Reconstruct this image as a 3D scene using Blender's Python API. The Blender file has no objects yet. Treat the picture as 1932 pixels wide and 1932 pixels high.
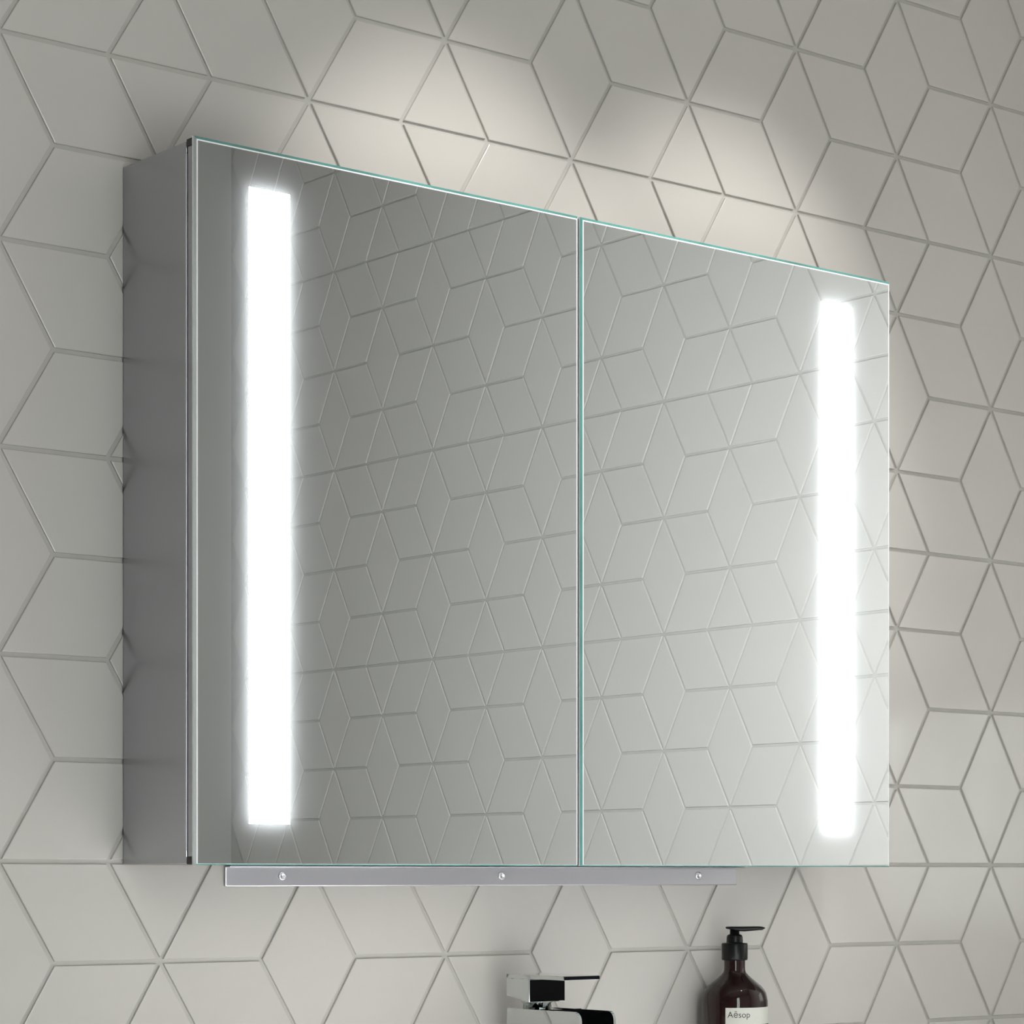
import bpy, bmesh, math, random
from mathutils import Vector, Matrix

random.seed(7)
SC = bpy.context.scene
COL = SC.collection

# ------------------------------------------------------------------ camera
S = 0.1                      # edge of one wall tile in metres
cam_data = bpy.data.cameras.new('camera')
cam = bpy.data.objects.new('camera', cam_data); COL.objects.link(cam)
cam.location = (-0.98380, -2.06474, -0.01168)
cam.rotation_euler = (math.radians(90), 0, -0.73377)
cam_data.sensor_width = 36.0
cam_data.lens = 92.527
cam_data.shift_x = -0.26263
cam_data.shift_y = 0.35487
cam_data.clip_start = 0.02
SC.camera = cam

# ------------------------------------------------------------------ view / world / lights
SC.view_settings.view_transform = 'Standard'
SC.view_settings.look = 'None'
SC.view_settings.gamma = 1.0
SC.view_settings.use_curve_mapping = False
SC.view_settings.exposure = 0.06
SC.cycles.caustics_reflective = False
SC.cycles.caustics_refractive = False
SC.cycles.use_light_tree = False

SKY = 10.0                    # overcast daylight outside the windows
world = bpy.data.worlds.new('world'); SC.world = world
world.use_nodes = True
bg = world.node_tree.nodes['Background']
bg.inputs['Color'].default_value = (0.97, 0.985, 1.0, 1)
bg.inputs['Strength'].default_value = SKY

LED = 258.0                   # radiance of the lit strips
SPOT_W = 46.0
def spot(name, loc, size_deg, blend, watts, radius, aim=None, color=(1.0, 0.985, 0.96)):
    l = bpy.data.lights.new(name, 'SPOT')
    l.energy = watts; l.spot_size = math.radians(size_deg); l.spot_blend = blend
    l.shadow_soft_size = radius; l.color = color
    o = bpy.data.objects.new(name, l); COL.objects.link(o)
    o.location = loc
    if aim is not None:
        o.rotation_euler = (Vector(aim) - Vector(loc)).to_track_quat('-Z', 'Y').to_euler()
    return o
for k_x, x_to in ((0.47, 0.455), (0.80, 0.79)):
    spot('ceiling_spot', (k_x, -0.80, 1.36), 31, 0.85, SPOT_W, 0.02, (x_to, 0.0, 0.425))
spot('fill_spot', (0.40, -0.43, 1.36), 20, 0.8, 260.0, 0.02, (0.40, -0.43, -0.3), (1.0, 0.98, 0.95))  # added fill lamp over the counter, brightens the wall below the cabinet

def portal(name, loc, rot, sx, sy):
    l = bpy.data.lights.new(name, 'AREA'); l.shape = 'RECTANGLE'; l.size = sx; l.size_y = sy
    l.cycles.is_portal = True
    o = bpy.data.objects.new(name, l); COL.objects.link(o)
    o.location = loc; o.rotation_euler = rot

# ------------------------------------------------------------------ room dimensions
XR = 1.5065                  # right wall, tiled
XL = -2.40                   # left wall
YB = -2.457                  # wall opposite the cabinet
ZF, ZC = -1.25, 1.42         # floor, ceiling
# two unseen windows added in the wall opposite as fill, small window in the right wall
BW = (-0.84, -0.26, -0.85, 1.15)      # x0,x1,z0,z1
BV = (-0.05, 0.50, -1.00, -0.20)       # low one of the two added fill windows
RW = (-0.535, -0.19, -0.085, 0.222)   # y0,y1,z0,z1
portal('fill_portal_tall', ((BW[0]+BW[1])/2, YB-0.10, (BW[2]+BW[3])/2), (math.radians(90), 0, 0), BW[1]-BW[0], BW[3]-BW[2])
portal('fill_portal_low', ((BV[0]+BV[1])/2, YB-0.10, (BV[2]+BV[3])/2), (math.radians(90), 0, 0), BV[1]-BV[0], BV[3]-BV[2])
portal('window_portal', (XR+0.10, (RW[0]+RW[1])/2, (RW[2]+RW[3])/2), (math.radians(90), 0, math.radians(90)), RW[1]-RW[0], RW[3]-RW[2])

# ------------------------------------------------------------------ materials
def mat(name, color=(0.8, 0.8, 0.8), rough=0.5, metal=0.0, spec=0.5, emit=None, estr=0.0, noise=None, bump=None, trans=0.0, ior=1.45, coat=0.0):
    m = bpy.data.materials.new(name); m.use_nodes = True
    nt = m.node_tree; b = nt.nodes['Principled BSDF']
    b.inputs['Base Color'].default_value = (*color, 1)
    b.inputs['Roughness'].default_value = rough
    b.inputs['Metallic'].default_value = metal
    b.inputs['Specular IOR Level'].default_value = spec
    b.inputs['IOR'].default_value = ior
    b.inputs['Transmission Weight'].default_value = trans
    b.inputs['Coat Weight'].default_value = coat
    if emit:
        b.inputs['Emission Color'].default_value = (*emit, 1)
        b.inputs['Emission Strength'].default_value = estr
    if noise or bump:
        tc = nt.nodes.new('ShaderNodeTexCoord')
    if noise:                                     # slight mottling of the surface's own colour
        sc, amt = noise
        n = nt.nodes.new('ShaderNodeTexNoise'); n.inputs['Scale'].default_value = sc
        n.inputs['Detail'].default_value = 4
        r = nt.nodes.new('ShaderNodeValToRGB')
        r.color_ramp.elements[0].position = 0.3; r.color_ramp.elements[1].position = 0.7
        r.color_ramp.elements[0].color = (*[c*(1-amt) for c in color], 1)
        r.color_ramp.elements[1].color = (*[min(1, c*(1+amt)) for c in color], 1)
        nt.links.new(tc.outputs['Object'], n.inputs['Vector'])
        nt.links.new(n.outputs['Fac'], r.inputs['Fac'])
        nt.links.new(r.outputs['Color'], b.inputs['Base Color'])
    if bump:
        sc, st, scale3 = bump
        mp = nt.nodes.new('ShaderNodeMapping'); mp.inputs['Scale'].default_value = scale3
        n2 = nt.nodes.new('ShaderNodeTexNoise'); n2.inputs['Scale'].default_value = sc
        bp = nt.nodes.new('ShaderNodeBump'); bp.inputs['Strength'].default_value = st
        bp.inputs['Distance'].default_value = 0.001
        nt.links.new(tc.outputs['Object'], mp.inputs['Vector'])
        nt.links.new(mp.outputs['Vector'], n2.inputs['Vector'])
        nt.links.new(n2.outputs['Fac'], bp.inputs['Height'])
        nt.links.new(bp.outputs['Normal'], b.inputs['Normal'])
    return m

M_TILE = mat('glazed_tile', (0.60, 0.573, 0.532), rough=0.08, spec=0.55, noise=(9.0, 0.012))
M_GROUT = mat('grout', (0.50, 0.485, 0.45), rough=0.9, noise=(60.0, 0.03))
M_PAINT = mat('painted_plaster', (0.37, 0.36, 0.335), rough=0.7, noise=(3.0, 0.015))
M_PAINT_DARK = mat('taupe_plaster', (0.24, 0.23, 0.215), rough=0.7, noise=(3.0, 0.015))
M_CEIL = mat('white_ceiling_paint', (0.30, 0.295, 0.28), rough=0.9, noise=(3.0, 0.01))
M_FLOOR = mat('grey_floor', (0.14, 0.137, 0.13), rough=0.5, noise=(4.0, 0.05))
M_ALU = mat('satin_aluminium', (0.44, 0.44, 0.475), rough=0.27, metal=1.0, bump=(400, 0.03, (1, 1, 1)))
M_ALU_LIGHT = mat('bright_aluminium', (0.58, 0.58, 0.61), rough=0.38, metal=1.0, bump=(900, 0.06, (1, 1, 1)))
M_DARK = mat('dark_seam', (0.05, 0.05, 0.055), rough=0.6, noise=(30, 0.05))
M_CAP = mat('black_plastic', (0.025, 0.025, 0.026), rough=0.4, noise=(40, 0.05))
M_GLASS_EDGE = mat('green_glass_edge', (0.10, 0.30, 0.27), rough=0.06, spec=1.0, noise=(18, 0.25), coat=0.5)
M_EDGE_REFLECTION = mat('grey_edge_reflection', (0.30, 0.32, 0.315), rough=0.2, noise=(18, 0.05))  # grey reflection painted on the left door's outer chamfer
M_GLASS_SIDE = mat('pale_glass_side', (0.92, 0.96, 0.95), rough=0.15, spec=0.8, noise=(18, 0.05))
M_GROUND = mat('ground_glass_line', (0.93, 0.94, 0.93), rough=0.35, spec=0.6, noise=(30, 0.02))
M_CHROME = mat('chrome', (0.60, 0.63, 0.62), rough=0.04, metal=1.0, noise=(20, 0.01))
M_DARK_REFLECTION = mat('painted_dark_reflection', (0.003, 0.003, 0.004), rough=0.06, spec=0.1, noise=(20, 0.05))  # dark reflections in the tap's chrome, painted as black faces
M_SCREW = mat('screw_steel', (0.85, 0.85, 0.87), rough=0.15, metal=1.0, noise=(50, 0.02))
M_AMBER = mat('brown_bottle', (0.014, 0.0042, 0.0035), rough=0.07, spec=0.6, noise=(12, 0.15))
M_PUMP = mat('black_pump_plastic', (0.006, 0.006, 0.006), rough=0.30, spec=0.3, noise=(60, 0.05))
M_LABEL = mat('cream_label_paper', (0.64, 0.64, 0.57), rough=0.7, noise=(80, 0.02))
M_INK = mat('printed_ink', (0.055, 0.05, 0.042), rough=0.7, noise=(80, 0.05))
M_CERAMIC = mat('white_ceramic', (0.85, 0.85, 0.84), rough=0.12, noise=(8, 0.01))
M_WOOD = mat('white_window_paint', (0.8, 0.8, 0.79), rough=0.4, noise=(10, 0.01))

def led_mat(name, strength):
    m = bpy.data.materials.new(name); m.use_nodes = True
    nt = m.node_tree; nt.nodes.clear()
    o = nt.nodes.new('ShaderNodeOutputMaterial'); e = nt.nodes.new('ShaderNodeEmission')
    e.inputs['Color'].default_value = (0.96, 0.98, 1.03, 1); e.inputs['Strength'].default_value = strength
    nt.links.new(e.outputs[0], o.inputs['Surface'])
    return m
M_LED = led_mat('lit_frosted_strip', LED)
M_HALO = led_mat('halo_panel', 30.0)  # added emitter behind the mirror, makes the glow round the strips

def mirror_mat():
    # silvered glass: almost all mirror, slightly translucent so an added panel behind gives the halo
    m = bpy.data.materials.new('silvered_mirror'); m.use_nodes = True
    nt = m.node_tree; nt.nodes.clear()
    o = nt.nodes.new('ShaderNodeOutputMaterial'); mx = nt.nodes.new('ShaderNodeMixShader')
    g = nt.nodes.new('ShaderNodeBsdfGlossy'); t = nt.nodes.new('ShaderNodeBsdfTranslucent')
    tc = nt.nodes.new('ShaderNodeTexCoord'); n = nt.nodes.new('ShaderNodeTexNoise')
    n.inputs['Scale'].default_value = 2.0
    r = nt.nodes.new('ShaderNodeValToRGB')
    r.color_ramp.elements[0].color = (0.765, 0.805, 0.80, 1); r.color_ramp.elements[1].color = (0.77, 0.81, 0.805, 1)
    nt.links.new(tc.outputs['Object'], n.inputs['Vector']); nt.links.new(n.outputs['Fac'], r.inputs['Fac'])
    nt.links.new(r.outputs['Color'], g.inputs['Color'])
    g.inputs['Roughness'].default_value = 0.0
    t.inputs['Color'].default_value = (0.95, 1.0, 0.98, 1)
    mx.inputs['Fac'].default_value = 0.06
    nt.links.new(g.outputs[0], mx.inputs[1]); nt.links.new(t.outputs[0], mx.inputs[2])
    nt.links.new(mx.outputs[0], o.inputs['Surface'])
    return m
M_MIRROR = mirror_mat()

def sheer_mat():
    m = bpy.data.materials.new('sheer_curtain'); m.use_nodes = True
    nt = m.node_tree; nt.nodes.clear()
    o = nt.nodes.new('ShaderNodeOutputMaterial'); mx = nt.nodes.new('ShaderNodeMixShader')
    d = nt.nodes.new('ShaderNodeBsdfDiffuse'); t = nt.nodes.new('ShaderNodeBsdfTranslucent')
    d.inputs['Color'].default_value = (0.8, 0.8, 0.78, 1); t.inputs['Color'].default_value = (0.72, 0.71, 0.68, 1)
    mx.inputs['Fac'].default_value = 0.30
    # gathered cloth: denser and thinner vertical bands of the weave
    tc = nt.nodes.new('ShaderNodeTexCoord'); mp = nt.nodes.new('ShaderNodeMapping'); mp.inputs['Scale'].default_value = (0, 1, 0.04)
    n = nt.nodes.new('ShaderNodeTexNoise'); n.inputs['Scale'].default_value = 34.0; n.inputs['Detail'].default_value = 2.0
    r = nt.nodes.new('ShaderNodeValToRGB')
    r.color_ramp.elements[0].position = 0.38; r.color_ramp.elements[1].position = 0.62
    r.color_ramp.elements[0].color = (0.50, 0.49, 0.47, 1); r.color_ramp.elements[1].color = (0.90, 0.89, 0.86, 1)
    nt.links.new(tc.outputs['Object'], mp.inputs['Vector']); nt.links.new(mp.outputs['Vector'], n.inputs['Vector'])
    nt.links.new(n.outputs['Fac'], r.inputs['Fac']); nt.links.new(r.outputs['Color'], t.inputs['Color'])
    nt.links.new(d.outputs[0], mx.inputs[1]); nt.links.new(t.outputs[0], mx.inputs[2])
    nt.links.new(mx.outputs[0], o.inputs['Surface'])
    return m
M_SHEER = sheer_mat()

def pane_mat():
    m = bpy.data.materials.new('clear_pane'); m.use_nodes = True
    nt = m.node_tree; nt.nodes.clear()
    o = nt.nodes.new('ShaderNodeOutputMaterial'); mx = nt.nodes.new('ShaderNodeMixShader')
    g = nt.nodes.new('ShaderNodeBsdfGlossy'); t = nt.nodes.new('ShaderNodeBsdfTransparent')
    g.inputs['Roughness'].default_value = 0.0; mx.inputs['Fac'].default_value = 0.93
    t.inputs['Color'].default_value = (0.95, 0.97, 0.96, 1)
    nt.links.new(g.outputs[0], mx.inputs[1]); nt.links.new(t.outputs[0], mx.inputs[2])
    nt.links.new(mx.outputs[0], o.inputs['Surface'])
    return m
M_PANE = pane_mat()

# ------------------------------------------------------------------ helpers
def link(name, me, parent=None, loc=None, rot=None):
    o = bpy.data.objects.new(name, me); COL.objects.link(o)
    if parent is not None: o.parent = parent
    if loc is not None: o.location = loc
    if rot is not None: o.rotation_euler = rot
    return o
def finish(name, bm, mats, parent=None, smooth=False, loc=None):
    bmesh.ops.recalc_face_normals(bm, faces=bm.faces)
    me = bpy.data.meshes.new(name); bm.to_mesh(me); bm.free()
    for m in (mats if isinstance(mats, (list, tuple)) else [mats]): me.materials.append(m)
    if smooth:
        for p in me.polygons: p.use_smooth = True
    return link(name, me, parent, loc)
def box(bm, x0, x1, y0, y1, z0, z1, bevel=0.0, seg=2, mi=0):
    vs = [bm.verts.new((x, y, z)) for x in (x0, x1) for y in (y0, y1) for z in (z0, z1)]
    idx = [(0,1,3,2), (4,6,7,5), (0,4,5,1), (2,3,7,6), (0,2,6,4), (1,5,7,3)]
    fs = [bm.faces.new([vs[i] for i in q]) for q in idx]
    for f in fs: f.material_index = mi
    if bevel > 0:
        es = list({e for f in fs for e in f.edges})
        r = bmesh.ops.bevel(bm, geom=es, offset=bevel, segments=seg, affect='EDGES', profile=0.5, clamp_overlap=True)
        for f in r['faces']: f.material_index = mi
def lathe(bm, prof, n=48, cx=0, cy=0, mi=0, cap=True):
    rings = []
    for r, z in prof:
        rings.append([bm.verts.new((cx + r*math.cos(2*math.pi*i/n), cy + r*math.sin(2*math.pi*i/n), z)) for i in range(n)])
    for a, b in zip(rings, rings[1:]):
        for i in range(n):
            f = bm.faces.new([a[i], a[(i+1) % n], b[(i+1) % n], b[i]]); f.material_index = mi; f.smooth = True
    if cap:
        for rg in (rings[0], rings[-1]):
            f = bm.faces.new(rg); f.material_index = mi
def extrude_poly(bm, pts, axis, a, b, mi=0):
    # pts: 2D outline; axis 'x' -> (y,z) outline swept along x, axis 'y' -> (x,z) outline
    def P(p, t): return (t, p[0], p[1]) if axis == 'x' else (p[0], t, p[1])
    A = [bm.verts.new(P(p, a)) for p in pts]; B = [bm.verts.new(P(p, b)) for p in pts]
    n = len(pts)
    fs = [bm.faces.new(A), bm.faces.new(B)]
    for i in range(n): fs.append(bm.faces.new([A[i], A[(i+1) % n], B[(i+1) % n], B[i]]))
    for f in fs: f.material_index = mi
    return fs
def empty(name, loc=(0, 0, 0)):
    o = bpy.data.objects.new(name, None); COL.objects.link(o); o.location = loc
    o.empty_display_size = 0.05
    return o
def tag(o, label, cat, group=None):
    o['label'] = label; o['category'] = cat
    if group: o['group'] = group
    return o
def structure(o, label=None):
    o['kind'] = 'structure'
    if label: o['label'] = label
    return o

# ------------------------------------------------------------------ room shell
def slab(name, rects, mats, plane):
    bm = bmesh.new()
    for r in rects: box(bm, *r)
    return finish(name, bm, mats)
def around(u0, u1, v0, v1, h):          # four rectangles round an opening h=(a,b,c,d)
    a, b, c, d = h
    return [(u0, a, v0, v1), (b, u1, v0, v1), (a, b, v0, c), (a, b, d, v1)]

GD = 0.0023                              # depth of the grout below the tile faces
wall_back = slab('wall_back', [(XL, XR + GD, GD, 0.12, ZF, ZC)], M_GROUT, 'y')
structure(wall_back, 'wall of pale grey diamond tiles behind the mirrored cabinet')
wall_right = slab('wall_right', [(XR + GD, XR + 0.12, u0, u1, v0, v1) for u0, u1, v0, v1 in around(YB - 0.12, 0.12, ZF, ZC, RW)], M_GROUT, 'x')
structure(wall_right, 'tiled side wall seen in the mirror')
wall_front = slab('wall_front', [(u0, u1, YB - 0.12, YB, v0, v1) for u0, u1, v0, v1 in around(XL, -0.20, ZF, ZC, BW) + around(-0.20, XR + GD, ZF, ZC, BV)], M_PAINT, 'y')
structure(wall_front, 'plain painted wall opposite the cabinet')
wall_left = slab('wall_left', [(XL - 0.12, XL, YB - 0.12, 0.12, ZF, ZC)], M_PAINT_DARK, 'x'); structure(wall_left, 'plain taupe painted wall on the left')
floor = slab('floor', [(XL - 0.12, XR + 0.12, YB - 0.12, 0.12, ZF - 0.1, ZF)], M_FLOOR, 'z'); structure(floor, 'grey bathroom floor')
ceiling = slab('ceiling', [(XL - 0.12, XR + 0.12, YB - 0.12, 0.12, ZC, ZC + 0.1)], M_CEIL, 'z'); structure(ceiling, 'white bathroom ceiling')

# ------------------------------------------------------------------ diamond tiles
P3 = math.sqrt(3.0)
HALF_GROOVE = 0.0019 / S
BEV = 0.0007 / S
def inset_poly(pts, d):
    n = len(pts); out = []
    for i in range(n):
        p0, p1, p2 = Vector(pts[i-1]), Vector(pts[i]), Vector(pts[(i+1) % n])
        d1 = (p1 - p0).normalized(); d2 = (p2 - p1).normalized()
        n1 = Vector((-d1.y, d1.x)); n2 = Vector((-d2.y, d2.x))          # ccw outline: inward normals
        k = 1 + n1.dot(n2)
        out.append(p1 + (n1 + n2) * (d / k))
    return out
def tile_polys():
    e = [Vector((math.cos(math.radians(a)), math.sin(math.radians(a)))) for a in (0, 60, 120, 180)]
    polys = []
    for a, b in ((0, 1), (1, 2), (2, 3)):
        q = [Vector((0, 0)), e[a], e[a] + e[b], e[b]]
        polys.append(q)
    up = [Vector((0, 0)), e[1], e[2]]                                    # lower half of the upright diamond
    dn = [e[1], e[1] + e[2], e[2]]                                       # upper half
    return polys + [up, dn]
def tile_mesh(name, pts):
    c = sum(pts, Vector((0, 0))) / len(pts)
    loc = [p - c for p in pts]
    bm = bmesh.new()
    rings = []
    for ins, dep in ((HALF_GROOVE, 0.004), (HALF_GROOVE, BEV*S), (HALF_GROOVE + BEV*0.35, BEV*S*0.3), (HALF_GROOVE + BEV, 0.0)):
        rings.append([bm.verts.new((p.x*S, dep, p.y*S)) for p in inset_poly(loc, ins)])
    for a, b in zip(rings, rings[1:]):
        n = len(a)
        for i in range(n): bm.faces.new([a[i], a[(i+1) % n], b[(i+1) % n], b[i]])
    bm.faces.new(rings[-1])
    bmesh.ops.recalc_face_normals(bm, faces=bm.faces)
    f = max(bm.faces, key=lambda f: f.calc_area())
    if f.normal.y > 0: bmesh.ops.reverse_faces(bm, faces=bm.faces)
    me = bpy.data.meshes.new(name); bm.to_mesh(me); bm.free()
    me.materials.append(M_TILE)
    return me, c
TILE = [tile_mesh('tile_%s' % n, p) for n, p in zip(('slope_right', 'upright', 'slope_left', 'half_low', 'half_high'), tile_polys())]

def lattice(u0, u1, v0, v1):
    """all tiles whose centre falls in the rectangle, lattice units, six-fold point at the origin"""
    out = []
    for k in range(int(u0/1.5) - 3, int(u1/1.5) + 4):
        off = 0.5 if k % 2 else 0.0
        for n in range(int(v0/P3) - 3, int(v1/P3) + 4):
            pu, pv = 1.5*k, (n + off)*P3
            for t in range(3):
                me, c = TILE[t]
                cu, cv = pu + c.x, pv + c.y
                if not (u0 < cu < u1 and v0 < cv < v1): continue
                if t == 1:
                    row = cv / (2*P3)
                    if abs(row - round(row)) < 0.01:                     # every second row is cut across
                        for h in (3, 4):
                            ch = TILE[h][1]; out.append((h, pu + ch.x, pv + ch.y))
                        continue
                out.append((t, cu, cv))
    return out
def stuff_tiles(name, items, place, parent):
    verts, faces = [], []
    for t, u, v in items:
        me = TILE[t][0]; b = len(verts)
        verts += [place(vv.co, u, v) for vv in me.vertices]
        faces += [[b + i for i in p.vertices] for p in me.polygons]
    me = bpy.data.meshes.new(name); me.from_pydata(verts, [], faces); me.materials.append(M_TILE)
    o = link(name, me, parent); o['kind'] = 'stuff'
    return o

# cabinet outline on the wall, metres
CX0, CX1, CZ0, CZ1 = 0.1133, 0.9176, -0.0030, 0.6005
near, far = [], []
for it in lattice(XL/S, XR/S - 0.25, ZF/S, ZC/S):
    t, u, v = it
    hid = CX0/S + 0.8 < u < CX1/S - 0.8 and CZ0/S + 0.9 < v < CZ1/S - 0.9
    zt = 7.6 + 0.24*u
    if -1.6 < u < 13.8 and -2.6 < v < zt + 0.9 and not hid: near.append(it)
    else: far.append(it)
near.sort(key=lambda i: (i[1] - 6)**2 + (i[2] - 3)**2)
far += near[300:]; near = near[:300]
for t, u, v in near:
    link('tile', TILE[t][0], wall_back, (u*S, 0, v*S))
stuff_tiles('tile_field', far, lambda c, u, v: (c.x + u*S, c.y, c.z + v*S), wall_back)

# right wall: lattice runs along y, turned to face the room
Y0 = -2.1044
near, far = [], []
for it in lattice((YB - Y0)/S + 0.2, (0 - Y0)/S - 0.25, ZF/S, ZC/S):
    t, u, v = it
    y = Y0 + u*S; z = v*S
    if RW[0] - 0.055 < y < RW[1] + 0.055 and RW[2] - 0.06 < z < RW[3] + 0.06: continue
    ztop = 0.72 + (-y - 0.65)*0.36
    if y < -0.62 and -0.10 < z < ztop + 0.10: near.append(it)
    else: far.append(it)
far += near[300:]; near = near[:300]
RZ = (0, 0, math.radians(-90))
for t, u, v in near:
    # local x runs towards -y after the turn, so mirrored rhombi swap
    t2 = {0: 2, 2: 0}.get(t, t)
    link('tile', TILE[t2][0], wall_right, (XR, Y0 + u*S, v*S), RZ)
def place_r(c, u, v): return (XR + c.y, Y0 + u*S - c.x, c.z + v*S)
stuff_tiles('tile_field', [({0: 2, 2: 0}.get(t, t), u, v) for t, u, v in far], place_r, wall_right)

# ------------------------------------------------------------------ windows (small one mirrored in the tiles, two added as fill)
def window_frame(name, rects, bars):
    bm = bmesh.new()
    for r in rects + bars: box(bm, *r, bevel=0.003)
    return finish(name, bm, M_WOOD)
for wn, op, txt in (('fill_window_2', BW, 'unseen tall white window added in the opposite wall as fill light'), ('fill_window_3', BV, 'unseen low window added in the opposite wall as fill light')):
    a, b, c, d = op; fw = 0.045
    w2 = window_frame(wn, [(a, b, YB-0.09, YB-0.03, c, c+fw), (a, b, YB-0.09, YB-0.03, d-fw, d), (a, a+fw, YB-0.09, YB-0.03, c+fw, d-fw), (b-fw, b, YB-0.09, YB-0.03, c+fw, d-fw)],
                      [((a+b)/2-0.02, (a+b)/2+0.02, YB-0.09, YB-0.03, c+fw, d-fw)])
    structure(w2, txt)
    bm = bmesh.new(); box(bm, a+fw-0.004, b-fw+0.004, YB-0.064, YB-0.060, c+fw-0.004, d-fw+0.004); finish('pane', bm, M_PANE, w2)
a, b, c, d = RW; fw = 0.022
w1 = window_frame('window_1', [(XR+0.03, XR+0.09, a, b, c, c+fw), (XR+0.03, XR+0.09, a, b, d-fw, d), (XR+0.03, XR+0.09, a, a+fw, c+fw, d-fw), (XR+0.03, XR+0.09, b-fw, b, c+fw, d-fw)], [])
structure(w1, 'small window reflected in the glossy tiles beside the cabinet')
bm = bmesh.new(); box(bm, XR+0.060, XR+0.064, a+fw-0.004, b-fw+0.004, c+fw-0.004, d-fw+0.004); finish('pane', bm, M_PANE, w1)
# sheer curtain with soft vertical folds, drawn a little aside at its far edge
bm = bmesh.new()
NY, NZ = 90, 10
grid = []
for j in range(NZ + 1):
    fz = j / NZ; z = c + 0.004 + (d - c - 0.008)*fz
    edge = a + 0.005 + 0.07*fz**1.3
    row = []
    for i in range(NY + 1):
        fy = i / NY; y = edge + (b - 0.004 - edge)*fy
        x = XR + 0.014 + 0.006*math.sin(fy*37 + 0.8*math.sin(fy*9)) + 0.003*math.sin(fy*83 + fz)
        row.append(bm.verts.new((x, y, z)))
    grid.append(row)
for j in range(NZ):
    for i in range(NY):
        f = bm.faces.new([grid[j][i], grid[j][i+1], grid[j+1][i+1], grid[j+1][i]]); f.smooth = True
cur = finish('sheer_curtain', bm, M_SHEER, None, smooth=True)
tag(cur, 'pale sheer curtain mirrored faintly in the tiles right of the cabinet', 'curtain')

# ------------------------------------------------------------------ mirrored cabinet
YF = -0.1232                 # front of the glass
YBODY = -0.1092              # front of the box
cab = empty('mirrored_cabinet', ((CX0+CX1)/2, 0, CZ0))
tag(cab, 'wide two-door mirrored bathroom cabinet with two lit white strips', 'cabinet')
def L(v): return (v[0] - cab.location.x, v[1], v[2] - cab.location.z)
ox, oz = cab.location.x, cab.location.z
def cbox(bm, x0, x1, y0, y1, z0, z1, **k): box(bm, x0-ox, x1-ox, y0, y1, z0-oz, z1-oz, **k)
bm = bmesh.new()
t = 0.003
# carcass panels: sides, top, bottom, back, each bevelled so edges catch light
cbox(bm, CX0+0.0006, CX0+0.012, YBODY, -0.0008, CZ0+0.001, CZ1-0.002, bevel=0.0007)
cbox(bm, CX1-0.012, CX1-0.0006, YBODY, -0.0008, CZ0+0.001, CZ1-0.002, bevel=0.0007)
cbox(bm, CX0+0.012, CX1-0.012, YBODY, -0.0008, CZ1-0.014, CZ1-0.002, bevel=0.0007)
cbox(bm, CX0+0.012, CX1-0.012, YBODY, -0.0008, CZ0+0.001, CZ0+0.012, bevel=0.0007)
cbox(bm, CX0+0.012, CX1-0.012, -0.010, -0.0008, CZ0+0.012, CZ1-0.014)
finish('body', bm, M_ALU, cab)
bm = bmesh.new()
cbox(bm, CX0+0.0004, CX0+0.0030, YBODY-0.0008, YBODY+0.0012, CZ0+0.012, CZ1-0.012, bevel=0.0004)
lip = finish('front_lip', bm, M_ALU_LIGHT, cab); lip['label'] = 'bright thin metal lip'
bm = bmesh.new()
cbox(bm, CX0+0.002, CX1-0.002, YBODY-0.0022, YBODY-0.0006, CZ0+0.002, CZ1-0.003)
finish('door_seal', bm, M_DARK, cab)

def ring(bm, x0, x1, z0, z1, w, y, mi=0):
    o = [(x0, z0), (x1, z0), (x1, z1), (x0, z1)]
    i = [(x0+w, z0+w), (x1-w, z0+w), (x1-w, z1-w), (x0+w, z1-w)]
    O = [bm.verts.new((p[0]-ox, y, p[1]-oz)) for p in o]; I = [bm.verts.new((p[0]-ox, y, p[1]-oz)) for p in i]
    for k in range(4):
        f = bm.faces.new([O[k], O[(k+1) % 4], I[(k+1) % 4], I[k]]); f.material_index = mi

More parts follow.
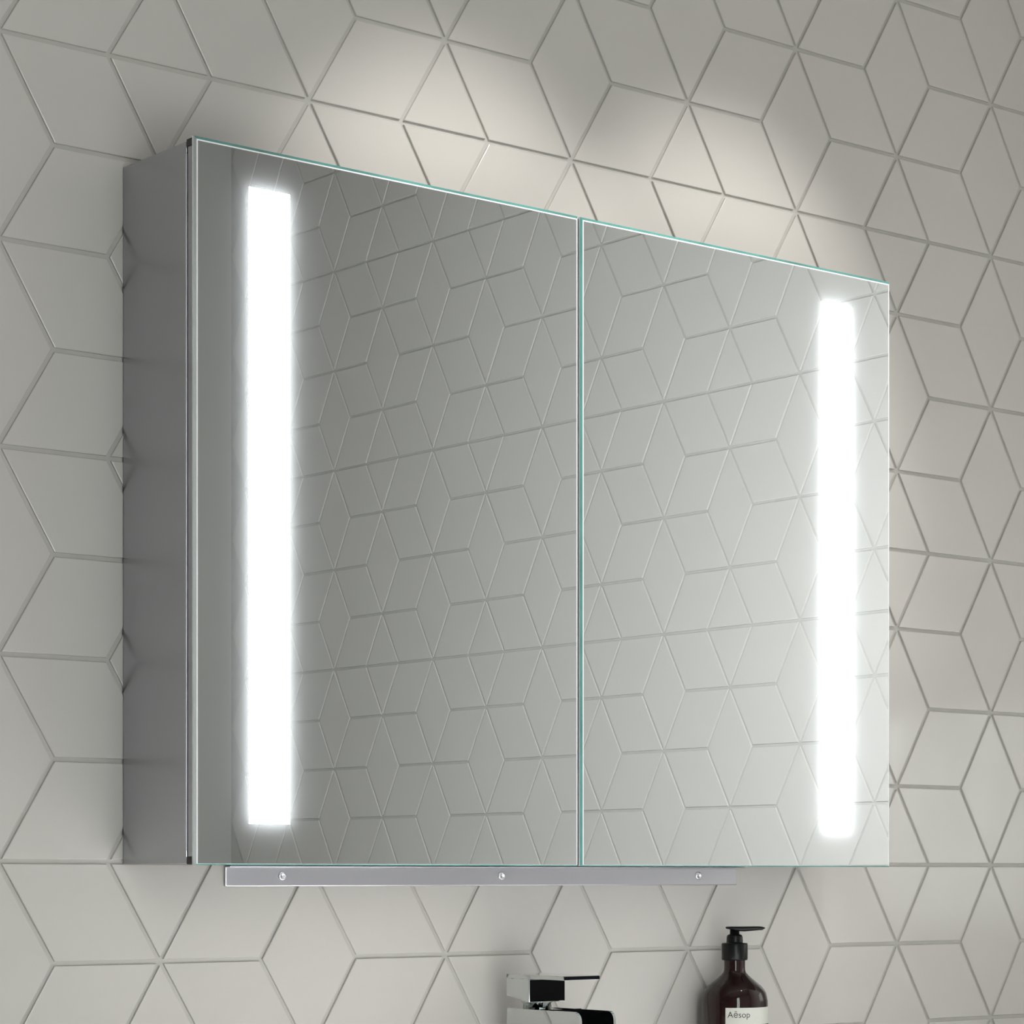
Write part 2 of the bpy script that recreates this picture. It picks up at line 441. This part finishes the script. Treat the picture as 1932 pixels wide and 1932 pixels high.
def make_door(x0, x1, sx0, sx1, side):
    z0, z1 = CZ0, CZ1
    yb, yf = YBODY - 0.0024, YF + 0.0048           # frame back and front
    # hollow aluminium frame with a dark back plate
    bm = bmesh.new()
    fw = 0.012; e = 0.0008
    capz = 0.0068
    cbox(bm, x0+e, x0+fw, yf, yb, z0+capz, z1-capz, bevel=0.0005)
    cbox(bm, x1-fw, x1-e, yf, yb, z0+capz, z1-capz, bevel=0.0005)
    cbox(bm, x0+fw, x1-fw, yf, yb, z1-fw, z1-0.0012, bevel=0.0005)
    cbox(bm, x0+fw, x1-fw, yf, yb, z0+0.0012, z0+fw, bevel=0.0005)
    door = finish('door', bm, M_ALU, cab)
    door['label'] = side + ' mirrored door with a lit vertical strip'
    bm = bmesh.new()
    cbox(bm, x0+fw, x1-fw, yb-0.0008, yb, z0+fw, z1-fw)
    finish('back_plate', bm, M_DARK, door)
    bm = bmesh.new()
    cbox(bm, x0+0.0018, x1-0.0018, YF+0.0036, yf-0.0001, z0+0.0018, z1-0.0018)
    # seam keeps only a thin border so the cavity behind the mirror stays open
    bm.free(); bm = bmesh.new()
    for q in ((x0+0.0016, x0+fw, z0+0.0016, z1-0.0016), (x1-fw, x1-0.0016, z0+0.0016, z1-0.0016),
              (x0+fw, x1-fw, z1-fw, z1-0.0016), (x0+fw, x1-fw, z0+0.0016, z0+fw)):
        cbox(bm, q[0], q[1], YF+0.0030, yf, q[2], q[3])
    finish('glass_seam', bm, M_DARK, door)
    # black end caps at the four corners of the frame
    for xa, xb in ((x0+0.0004, x0+0.0135), (x1-0.0135, x1-0.0004)):
        for za, zb in ((z0+0.0005, z0+capz+0.0002), (z1-capz-0.0002, z1-0.0006)):
            bm = bmesh.new(); cbox(bm, xa, xb, yf-0.0006, yb+0.0016, za, zb, bevel=0.0005)
            finish('corner_cap', bm, M_CAP, door)
    # glass sheet: mirror front, chamfered green edge, pale sides
    ch, gl, chr_ = 0.0024, 0.0012, 0.0004     # the right-hand edge is only eased
    bm = bmesh.new()
    fx0, fx1, fz0, fz1 = x0+ch+gl, x1-chr_-gl, z0+0.0012, z1-ch-gl
    v = [bm.verts.new((p[0]-ox, YF, p[1]-oz)) for p in ((fx0, fz0), (fx1, fz0), (fx1, fz1), (fx0, fz1))]
    bm.faces.new(v)
    pane = finish('mirror_pane', bm, M_MIRROR, door)
    # chamfer ring
    bm = bmesh.new()
    outer = [(x0, z0), (x1, z0), (x1, z1), (x0, z1)]
    inner = [(x0+ch, z0+0.0010), (x1-chr_, z0+0.0010), (x1-chr_, z1-ch), (x0+ch, z1-ch)]
    V0 = [bm.verts.new((p[0]-ox, YF+0.0033, p[1]-oz)) for p in outer]
    V1 = [bm.verts.new((p[0]-ox, YF+0.0009, p[1]-oz)) for p in outer]
    V2 = [bm.verts.new((p[0]-ox, YF, p[1]-oz)) for p in inner]
    for A, B, mi in ((V0, V1, 1), (V1, V2, 0)):
        for k in range(4):
            f = bm.faces.new([A[k], A[(k+1) % 4], B[(k+1) % 4], B[k]])
            f.material_index = 2 if (mi == 0 and k == 3 and side == 'left') else mi
    ge = finish('glass_edge', bm, [M_GLASS_EDGE, M_GLASS_SIDE, M_EDGE_REFLECTION], door); ge['label'] = 'green polished glass edge'
    # ground line between edge and silvering
    bm = bmesh.new()
    o = inner; i = [(fx0, fz0), (fx1, fz0), (fx1, fz1), (fx0, fz1)]
    O = [bm.verts.new((p[0]-ox, YF, p[1]-oz)) for p in o]; I = [bm.verts.new((p[0]-ox, YF, p[1]-oz)) for p in i]
    for k in range(4): bm.faces.new([O[k], O[(k+1) % 4], I[(k+1) % 4], I[k]])
    gr = finish('ground_line', bm, M_GROUND, door); gr['label'] = 'thin white ground line round the mirror'
    # lit strip on the face and an added glowing panel behind the silvering for its halo
    bm = bmesh.new(); cbox(bm, sx0, sx1, YF-0.0003, YF-0.00002, 0.0320, 0.5668)
    st = finish('light_strip', bm, M_LED, door); st['label'] = 'glowing white frosted light strip'
    bm = bmesh.new()
    v = [bm.verts.new((p[0]-ox, YF+0.0072, p[1]-oz)) for p in ((sx0, 0.032), (sx1, 0.032), (sx1, 0.5668), (sx0, 0.5668))]
    bm.faces.new(v)
    finish('halo_panel', bm, M_HALO, door)
    return door
XM = 0.5146
make_door(CX0, XM-0.0016, 0.1653, 0.2043, 'left')
make_door(XM+0.0016, CX1, 0.8226, 0.8634, 'right')

# ------------------------------------------------------------------ wall bracket under the cabinet
br = empty('wall_bracket', (0.513, 0, -0.0217))
tag(br, 'slim brushed metal bracket with three screws under the mirrored cabinet', 'bracket')
bx, bz = br.location.x, br.location.z
bm = bmesh.new(); box(bm, 0.2125-bx, 0.8139-bx, -0.0030, 0.0, -0.0217-bz, -0.0040-bz, bevel=0.0010, seg=2)
finish('plate', bm, M_ALU_LIGHT, br)
bm = bmesh.new(); box(bm, 0.2125-bx, 0.8205-bx, -0.0105, -0.0003, -0.0044-bz, -0.0031-bz, bevel=0.0004)
finish('flange', bm, M_ALU_LIGHT, br)
SX = (0.2700, 0.5130, 0.7610)
for x in SX:
    bm = bmesh.new(); lathe(bm, [(0.0042, 0.0), (0.0042, 0.0008), (0.0034, 0.0016), (0.0018, 0.0018), (0.0016, 0.0010), (0.0, 0.0009)][:5], 24)
    me_rot = Matrix.Rotation(math.radians(90), 4, 'X')
    bmesh.ops.transform(bm, matrix=me_rot, verts=bm.verts)
    finish('screw', bm, M_SCREW, br, smooth=True, loc=(x-bx, -0.0030, -0.0122-bz))

# ------------------------------------------------------------------ countertop below the frame that carries the tap and the bottle
ZT = -0.300
bm = bmesh.new(); box(bm, 0.02, 1.00, -0.56, -0.0005, ZT-0.05, ZT, bevel=0.006, seg=3)
ct = finish('vanity_countertop', bm, M_CERAMIC)
tag(ct, 'white ceramic vanity top under the tap and soap bottle', 'countertop')
bm = bmesh.new(); box(bm, 0.04, 0.98, -0.53, -0.0005, ZF, ZT-0.05, bevel=0.003)
vu = finish('vanity_unit', bm, M_PAINT)
tag(vu, 'grey vanity cabinet standing under the white top', 'cabinet')

# ------------------------------------------------------------------ basin mixer tap
FX, FW = 0.492, 0.0425                       # left face, width
tap = empty('basin_mixer_tap', (FX + FW/2, -0.08, ZT))
tag(tap, 'square chrome basin mixer tap with flat lever, below the cabinet', 'tap')
tx, ty, tz = tap.location
def part(name, bm, m, parent=tap, smooth=False):
    bmesh.ops.translate(bm, vec=(-tx, -ty, -tz), verts=bm.verts)
    return finish(name, bm, m, parent, smooth)
# spout: upright column plus an open waterfall channel with rounded front top corner
yb_, yf_ = -0.041, -0.153
zt_, zl_ = -0.1372, -0.180
rc = 0.009
def prof(top, bot):
    pts = [(yb_, bot), (yb_, top)]
    for k in range(7):
        a_ = math.radians(90 + 15*k)
        pts.append((yf_ + rc + rc*math.cos(a_), top - rc + rc*math.sin(a_)))
    pts.append((yf_, bot))
    return pts
bm = bmesh.new()
wt = 0.0028
extrude_poly(bm, prof(zt_, zl_), 'x', FX, FX+wt)
extrude_poly(bm, prof(zt_, zl_), 'x', FX+FW-wt, FX+FW)
part('spout_side', bm, M_CHROME)
bm = bmesh.new()
extrude_poly(bm, [(yb_+0.001, zl_), (yb_+0.001, zt_-0.0006), (-0.102, zt_-0.0006), (-0.108, zt_-0.004), (-0.112, -0.158), (-0.135, -0.160), (yf_+0.004, -0.164), (yf_+0.002, -0.170), (yf_+0.004, zl_)], 'x', FX+wt, FX+FW-wt)
sb = part('spout_channel', bm, M_CHROME)
bm = bmesh.new()
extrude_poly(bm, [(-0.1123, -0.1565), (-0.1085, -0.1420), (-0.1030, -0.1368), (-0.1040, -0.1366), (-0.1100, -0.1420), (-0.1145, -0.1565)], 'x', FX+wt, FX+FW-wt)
k_ = part('channel_reflection', bm, M_DARK_REFLECTION); k_['label'] = 'dark reflection painted inside the spout'
bm = bmesh.new(); box(bm, FX+0.001, FX+FW-0.001, -0.092, yb_-0.001, ZT, zl_, bevel=0.0015)
part('column', bm, M_CHROME)
# neck under the handle
bm = bmesh.new(); lathe(bm, [(0.0135, zt_-0.001), (0.0135, -0.1325), (0.0150, -0.1315), (0.0150, -0.1300)], 40, FX+FW/2, -0.060)
part('neck', bm, M_CHROME, smooth=False)
# handle: block with sloping underside and a long flat lever plate on top
yhb, yhf = -0.0396, -0.0756
bm = bmesh.new()
fs = extrude_poly(bm, [(yhb, -0.1250), (yhb, -0.1085), (yhf, -0.1085), (yhf, -0.1310)], 'x', FX, FX+FW)
bmesh.ops.bevel(bm, geom=list(bm.edges), offset=0.0008, segments=2, affect='EDGES', profile=0.5)
hd = part('handle', bm, M_CHROME)
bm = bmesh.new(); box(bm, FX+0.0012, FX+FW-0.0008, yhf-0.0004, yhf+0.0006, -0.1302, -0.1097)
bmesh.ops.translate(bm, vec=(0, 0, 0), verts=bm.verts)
hp = part('handle_front', bm, M_DARK_REFLECTION, hd); hp['label'] = 'front face with a painted dark reflection'
bm = bmesh.new(); box(bm, FX, FX+FW, -0.1287, yhb, -0.1088, -0.1048, bevel=0.0006)
lv = part('lever', bm, M_CHROME)
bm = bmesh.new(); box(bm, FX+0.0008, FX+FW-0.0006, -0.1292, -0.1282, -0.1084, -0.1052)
lf = part('lever_tip', bm, M_DARK_REFLECTION, lv); lf['label'] = 'end of the lever with a painted dark reflection'

# ------------------------------------------------------------------ soap bottle
BXc, BYc = 0.7775, -0.041
bot = empty('soap_bottle', (BXc, BYc, ZT))
tag(bot, 'dark brown pump soap bottle with cream label beside the tap', 'bottle')
def bpart(name, bm, m, parent=bot, smooth=False):
    bmesh.ops.translate(bm, vec=(0, 0, -ZT), verts=bm.verts)
    return finish(name, bm, m, parent, smooth)
def zp(y): return (-0.637 - (y - 1748)/185.5)*S
R = 0.0340
prof_b = [(0.0300, ZT+0.0005), (0.0325, ZT+0.002), (R, ZT+0.006), (R, zp(1889)), (0.0333, zp(1882)), (0.0322, zp(1873)), (0.0300, zp(1866.5)), (0.0268, zp(1859.5)),
          (0.0225, zp(1853)), (0.0178, zp(1846)), (0.0140, zp(1839.5)), (0.0118, zp(1835)), (0.0110, zp(1831)), (0.0108, zp(1826)), (0.0108, zp(1812)), (0.0108, zp(1808))]
bm = bmesh.new(); lathe(bm, prof_b, 72); bpart('bottle_glass', bm, M_AMBER)
bm = bmesh.new()
lathe(bm, [(0.0110, zp(1812)), (0.0130, zp(1811.5)), (0.0134, zp(1809)), (0.0134, zp(1781.5)), (0.0128, zp(1779.5)), (0.0086, zp(1779)), (0.0084, zp(1776)), (0.0082, zp(1768)), (0.0074, zp(1764)), (0.0050, zp(1762.5)), (0.0048, zp(1753))], 48)
bpart('pump_collar', bm, M_PUMP)
# nozzle: flattened tapering spout pointing away from the tap
bm = bmesh.new()
dirv = Vector((0.743, -0.670, 0)).normalized(); side = Vector((-dirv.y, dirv.x, 0))
secs = [(-0.0092, 0.0030, 1748.8, 1751.6), (-0.0080, 0.0062, 1748.2, 1752.6), (-0.0030, 0.0080, 1747.8, 1754.5), (0.0040, 0.0078, 1747.8, 1757.0), (0.0100, 0.0062, 1747.8, 1757.6), (0.0180, 0.0048, 1747.6, 1756.4), (0.0245, 0.0040, 1747.6, 1755.2), (0.0280, 0.0036, 1748.2, 1755.0), (0.0312, 0.0024, 1750.2, 1751.6)]
rings = []
for dpos, hw, yt, yb2 in secs:
    zt2, zb2 = zp(yt), zp(yb2); zc = (zt2+zb2)/2; hh = (zt2-zb2)/2
    rg = []
    for k in range(14):
        a_ = 2*math.pi*k/14
        ca, sa = math.cos(a_), math.sin(a_)
        ca = math.copysign(abs(ca)**0.7, ca); sa = math.copysign(abs(sa)**0.7, sa)
        p = dirv*dpos + side*(hw*ca); rg.append(bm.verts.new((p.x, p.y, zc + hh*sa)))
    rings.append(rg)
for A, B in zip(rings, rings[1:]):
    for k in range(14): bm.faces.new([A[k], A[(k+1) % 14], B[(k+1) % 14], B[k]])
bm.faces.new(rings[0]); bm.faces.new(rings[-1])
bpart('pump_nozzle', bm, M_PUMP, smooth=True)
# label wrapped on the body; angles measured from the line of sight
view = math.atan2(cam.location.y - BYc, cam.location.x - BXc)
A0, A1 = view - math.radians(0) + math.radians(-15.7), view + math.radians(118)
zlt, zlb = zp(1899.0), ZT + 0.020
def arc_strip(bm, a0, a1, z0, z1, r, n=40):
    lo, hi = [], []
    for i in range(n+1):
        a_ = a0 + (a1-a0)*i/n
        lo.append(bm.verts.new((r*math.cos(a_), r*math.sin(a_), z0))); hi.append(bm.verts.new((r*math.cos(a_), r*math.sin(a_), z1)))
    for i in range(n): bm.faces.new([lo[i], lo[i+1], hi[i+1], hi[i]])
bm = bmesh.new(); arc_strip(bm, A0, A1, zlb, zlt, R + 0.00015)
lab = bpart('label', bm, M_LABEL, smooth=True); lab['label'] = 'cream paper label with black lettering'
bm = bmesh.new(); arc_strip(bm, A0 + math.radians(1.6), A1 - math.radians(2), zp(1931) - 0.050, zp(1930.5), R + 0.00025)
bpart('label_band', bm, M_INK, lab, smooth=True)
def wrap_text(txt, size, ang0, zbase, name, m, parent):
    cu = bpy.data.curves.new(name, 'FONT'); cu.body = txt; cu.size = size; cu.resolution_u = 4; cu.fill_mode = 'FRONT'
    tmp = bpy.data.objects.new(name + '_tmp', cu); COL.objects.link(tmp)
    dg = bpy.context.evaluated_depsgraph_get()
    me = bpy.data.meshes.new_from_object(tmp.evaluated_get(dg))
    bpy.data.objects.remove(tmp)
    rr = R + 0.0003
    for v in me.vertices:
        a_ = ang0 + v.co.x / rr
        v.co = Vector((rr*math.cos(a_), rr*math.sin(a_), zbase + v.co.y - ZT))
    me.materials.clear(); me.materials.append(m)
    return link(name, me, parent)
wrap_text('A\u0113sop', 0.0088, A0 + math.radians(3.6), zp(1917.2), 'lettering', M_INK, lab)
